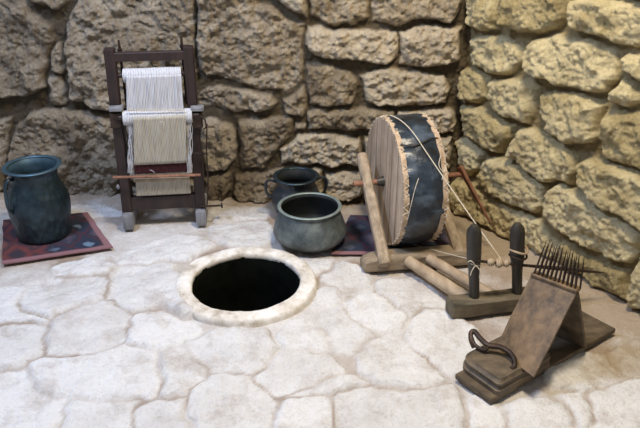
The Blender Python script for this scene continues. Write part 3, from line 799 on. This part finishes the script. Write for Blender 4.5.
# drive band
g = spn(.19)
for side in (0, 1):
    pts = []
    if side == 0:
        for k in range(10):
            t_ = k / 9; pts.append(wp(.012 + .075 * t_, -.05 + .75 * t_, R + .016 + .004 * math.sin(t_ * PI)))
    else:
        for k in range(6):
            t_ = k / 5; pts.append(wp(.10, PI * .98 - .12 * t_, R + .016))
    e = g + zz * (.014 if side == 0 else -.014)
    q = pts[-1]; pts += [q + (e - q) * k / 8 + zz * (-.004 * math.sin(PI * k / 8)) for k in range(1, 9)]
    bm = bmesh.new(); add_tube(bm, pts, .0022 if side == 0 else .0016, 6); obj('drive_band', bm, M['string'], sw)

# ------------------------------------------------------------------ wool comb
ca = np.array([.815, .58, 0.]); ca /= np.linalg.norm(ca); cw = np.array([ca[1], -ca[0], 0.])
cO = fl(455, 374, .022)                       # front-left corner of the plank
cb = thing('wool_comb', 'old wooden wool comb with tall iron teeth on an A-shaped stand and plank base', 'wool comb', (float(cO[0]) + .2, float(cO[1]) + .1, 0))
cp = lambda a, w, z: cO * [1, 1, 0] + ca * a + cw * w + zz * z
bm = bmesh.new()
add_bar(bm, cp(0, .083, .012), cp(.70, .083, .012), .166, .022, bevel=.003, seg=14); obj('base_plank', bm, M['comb_dark'], cb, jit=.002)
# moulded block: stacked stepped outlines with a rounded nose
def block_outline(ins):
    a0, a1, w0, w1 = .03 + ins, .30, -.024 + ins, .168 - ins * .6
    r = .055; out = []
    for k in range(9):
        t_ = PI / 2 * k / 8; out.append((a0 + r - r * math.sin(t_) * 1.0, w0 + r - r * math.cos(t_)))
    out = out[::1]
    out += [(a0, w1 - .01), (a0 + .01, w1), (a1, w1), (a1, w0)]
    return out
lev = [(0, .022), (0, .040), (.006, .043), (.010, .052), (.004, .058), (.004, .066), (.014, .071), (.018, .080), (.030, .083)]
bm = bmesh.new(); rings = [[bm.verts.new(V(cp(a, w, z))) for a, w in block_outline(i)] for i, z in lev]
for a, b in zip(rings, rings[1:]):
    for j in range(len(a)): bm.faces.new((a[j], a[(j + 1) % len(a)], b[(j + 1) % len(b)], b[j]))
bm.faces.new(rings[0][::-1]); bm.faces.new(rings[-1]); obj('moulded_block', bm, M['comb_dark'], cb)
# leaning panels
RZ = .32; TL = fl(531.5, 274.5, RZ); TR = fl(577, 291.5, RZ); BR = fl(533.5, 377, .082); BL = fl(495, 348, .082)
TLb = TL + ca * .012; TRb = TR + ca * .012
BR2 = fl(586.5, 346.5, .024); BL2 = BR2 + (TL - TR) * 1.02
def panel(name, a, b, c, d, th, mat):      # a,b top; c,d bottom
    a, b, c, d = map(np.array, (a, b, c, d)); n = np.cross(b - a, d - a); n /= np.linalg.norm(n); n = n * th
    bm = bmesh.new(); nx, nz = 12, 16
    F_ = []; B_ = []
    for j in range(nz + 1):
        f = []; k_ = []
        for i in range(nx + 1):
            u, v = i / nx, j / nz; p = (a * (1 - u) + b * u) * (1 - v) + (d * (1 - u) + c * u) * v
            f.append(bm.verts.new(V(p))); k_.append(bm.verts.new(V(p + n)))
        F_.append(f); B_.append(k_)
    for j in range(nz):
        for i in range(nx):
            bm.faces.new((F_[j][i], F_[j][i + 1], F_[j + 1][i + 1], F_[j + 1][i])); bm.faces.new((B_[j][i], B_[j + 1][i], B_[j + 1][i + 1], B_[j][i + 1]))
    for i in range(nx):
        bm.faces.new((F_[0][i], B_[0][i], B_[0][i + 1], F_[0][i + 1])); bm.faces.new((F_[nz][i], F_[nz][i + 1], B_[nz][i + 1], B_[nz][i]))
    for j in range(nz):
        bm.faces.new((F_[j][0], F_[j + 1][0], B_[j + 1][0], B_[j][0])); bm.faces.new((F_[j][nx], B_[j][nx], B_[j + 1][nx], F_[j + 1][nx]))
    return obj(name, bm, mat, cb, jit=.0015)
panel('front_panel', TL, TR, BR, BL, .013, M['comb_wood'])
panel('back_panel', TLb - zz * .004, TRb - zz * .004, BR2, BL2, -.013, M['comb_dark'])
bm = bmesh.new(); add_bar(bm, TL + ca * .008 - cw * .002 + zz * .002, TR + ca * .008 + cw * .002 + zz * .002, .034, .014, bevel=.003, seg=8); obj('tooth_bar', bm, M['comb_wood'], cb, jit=.001)
rd = TR - TL
proto = None
for row in range(2):
    for k in range(11):
        u = .05 + .9 * k / 10 + (.0 if row == 0 else .045)
        p = TL + rd * u + ca * (.0 if row == 0 else .017) + zz * .004
        L = .142 - .0022 * k + random.uniform(-.008, .006)
        lean = cw * (.008 - .022 * u) + ca * .006 + cw * random.uniform(-.004, .004)
        lean = lean + rd / np.linalg.norm(rd) * (.015 * (1 - u))
        bm = bmesh.new(); e = p + zz * L + lean
        add_tube(bm, [p, p + (e - p) * .6, e], [.0034, .0030, .0006], 6); obj('tooth', bm, M['iron'], cb)
# iron loop handle on the block
hz = .084
h = [fl(474, 348, hz), fl(471, 340, hz + .02), fl(471, 333.5, hz + .03), fl(474.5, 331.5, hz + .035), fl(480, 338, hz + .03), fl(488, 345, hz + .028), fl(500, 347, hz + .03), fl(509, 352, hz + .026), fl(514, 359, hz + .016), fl(514.5, 366, hz + .002), fl(511, 369, hz - .003)]
bm = bmesh.new(); P_ = smooth_path(h, 5); add_tube(bm, P_, [.0078 + .0025 * math.sin(PI * k / (len(P_) - 1)) for k in range(len(P_))], 8); obj('handle', bm, M['iron'], cb)
h = [fl(471, 335, hz + .03), fl(475, 345, hz + .012), fl(484, 350, hz + .012), fl(489, 345.5, hz + .028)]
bm = bmesh.new(); add_tube(bm, smooth_path(h, 5), .007, 8); obj('handle_loop', bm, M['iron'], cb)

# ------------------------------------------------------------------ light
def area(name, loc, target, size, power, colr):
    l = bpy.data.lights.new(name, 'AREA'); l.energy = power; l.color = colr; l.size = size; l.shape = 'DISK'
    o = bpy.data.objects.new(name, l); col.objects.link(o); o.location = loc
    o.rotation_euler = (Vector(target) - Vector(loc)).to_track_quat('-Z', 'Y').to_euler(); return o
area('cool_light', (-1.5, 1.9, 2.9), (-.9, 2.5, 0), .6, 76, (.54, .68, 1.0))
area('warm_light', (.45, 1.85, 3.0), (.6, 2.5, .2), .5, 84, (1.0, .87, .66))
w = bpy.data.worlds.new('World'); bpy.context.scene.world = w; w.use_nodes = True
w.node_tree.nodes['Background'].inputs[0].default_value = (.84, .90, 1.0, 1); w.node_tree.nodes['Background'].inputs[1].default_value = .30

# ------------------------------------------------------------------ camera
cam = bpy.data.cameras.new('Camera'); cam.sensor_width = 36; cam.lens = 36 * F / 640
co = bpy.data.objects.new('Camera', cam); col.objects.link(co); co.location = (0, 0, CH); co.rotation_euler = (PI / 2 - PIT, 0, 0)
bpy.context.scene.camera = co
vs = bpy.context.scene.view_settings; vs.view_transform = 'Standard'; vs.look = 'None'; vs.exposure = 0
for o in col.objects:
    if '_loc' in o: del o['_loc']
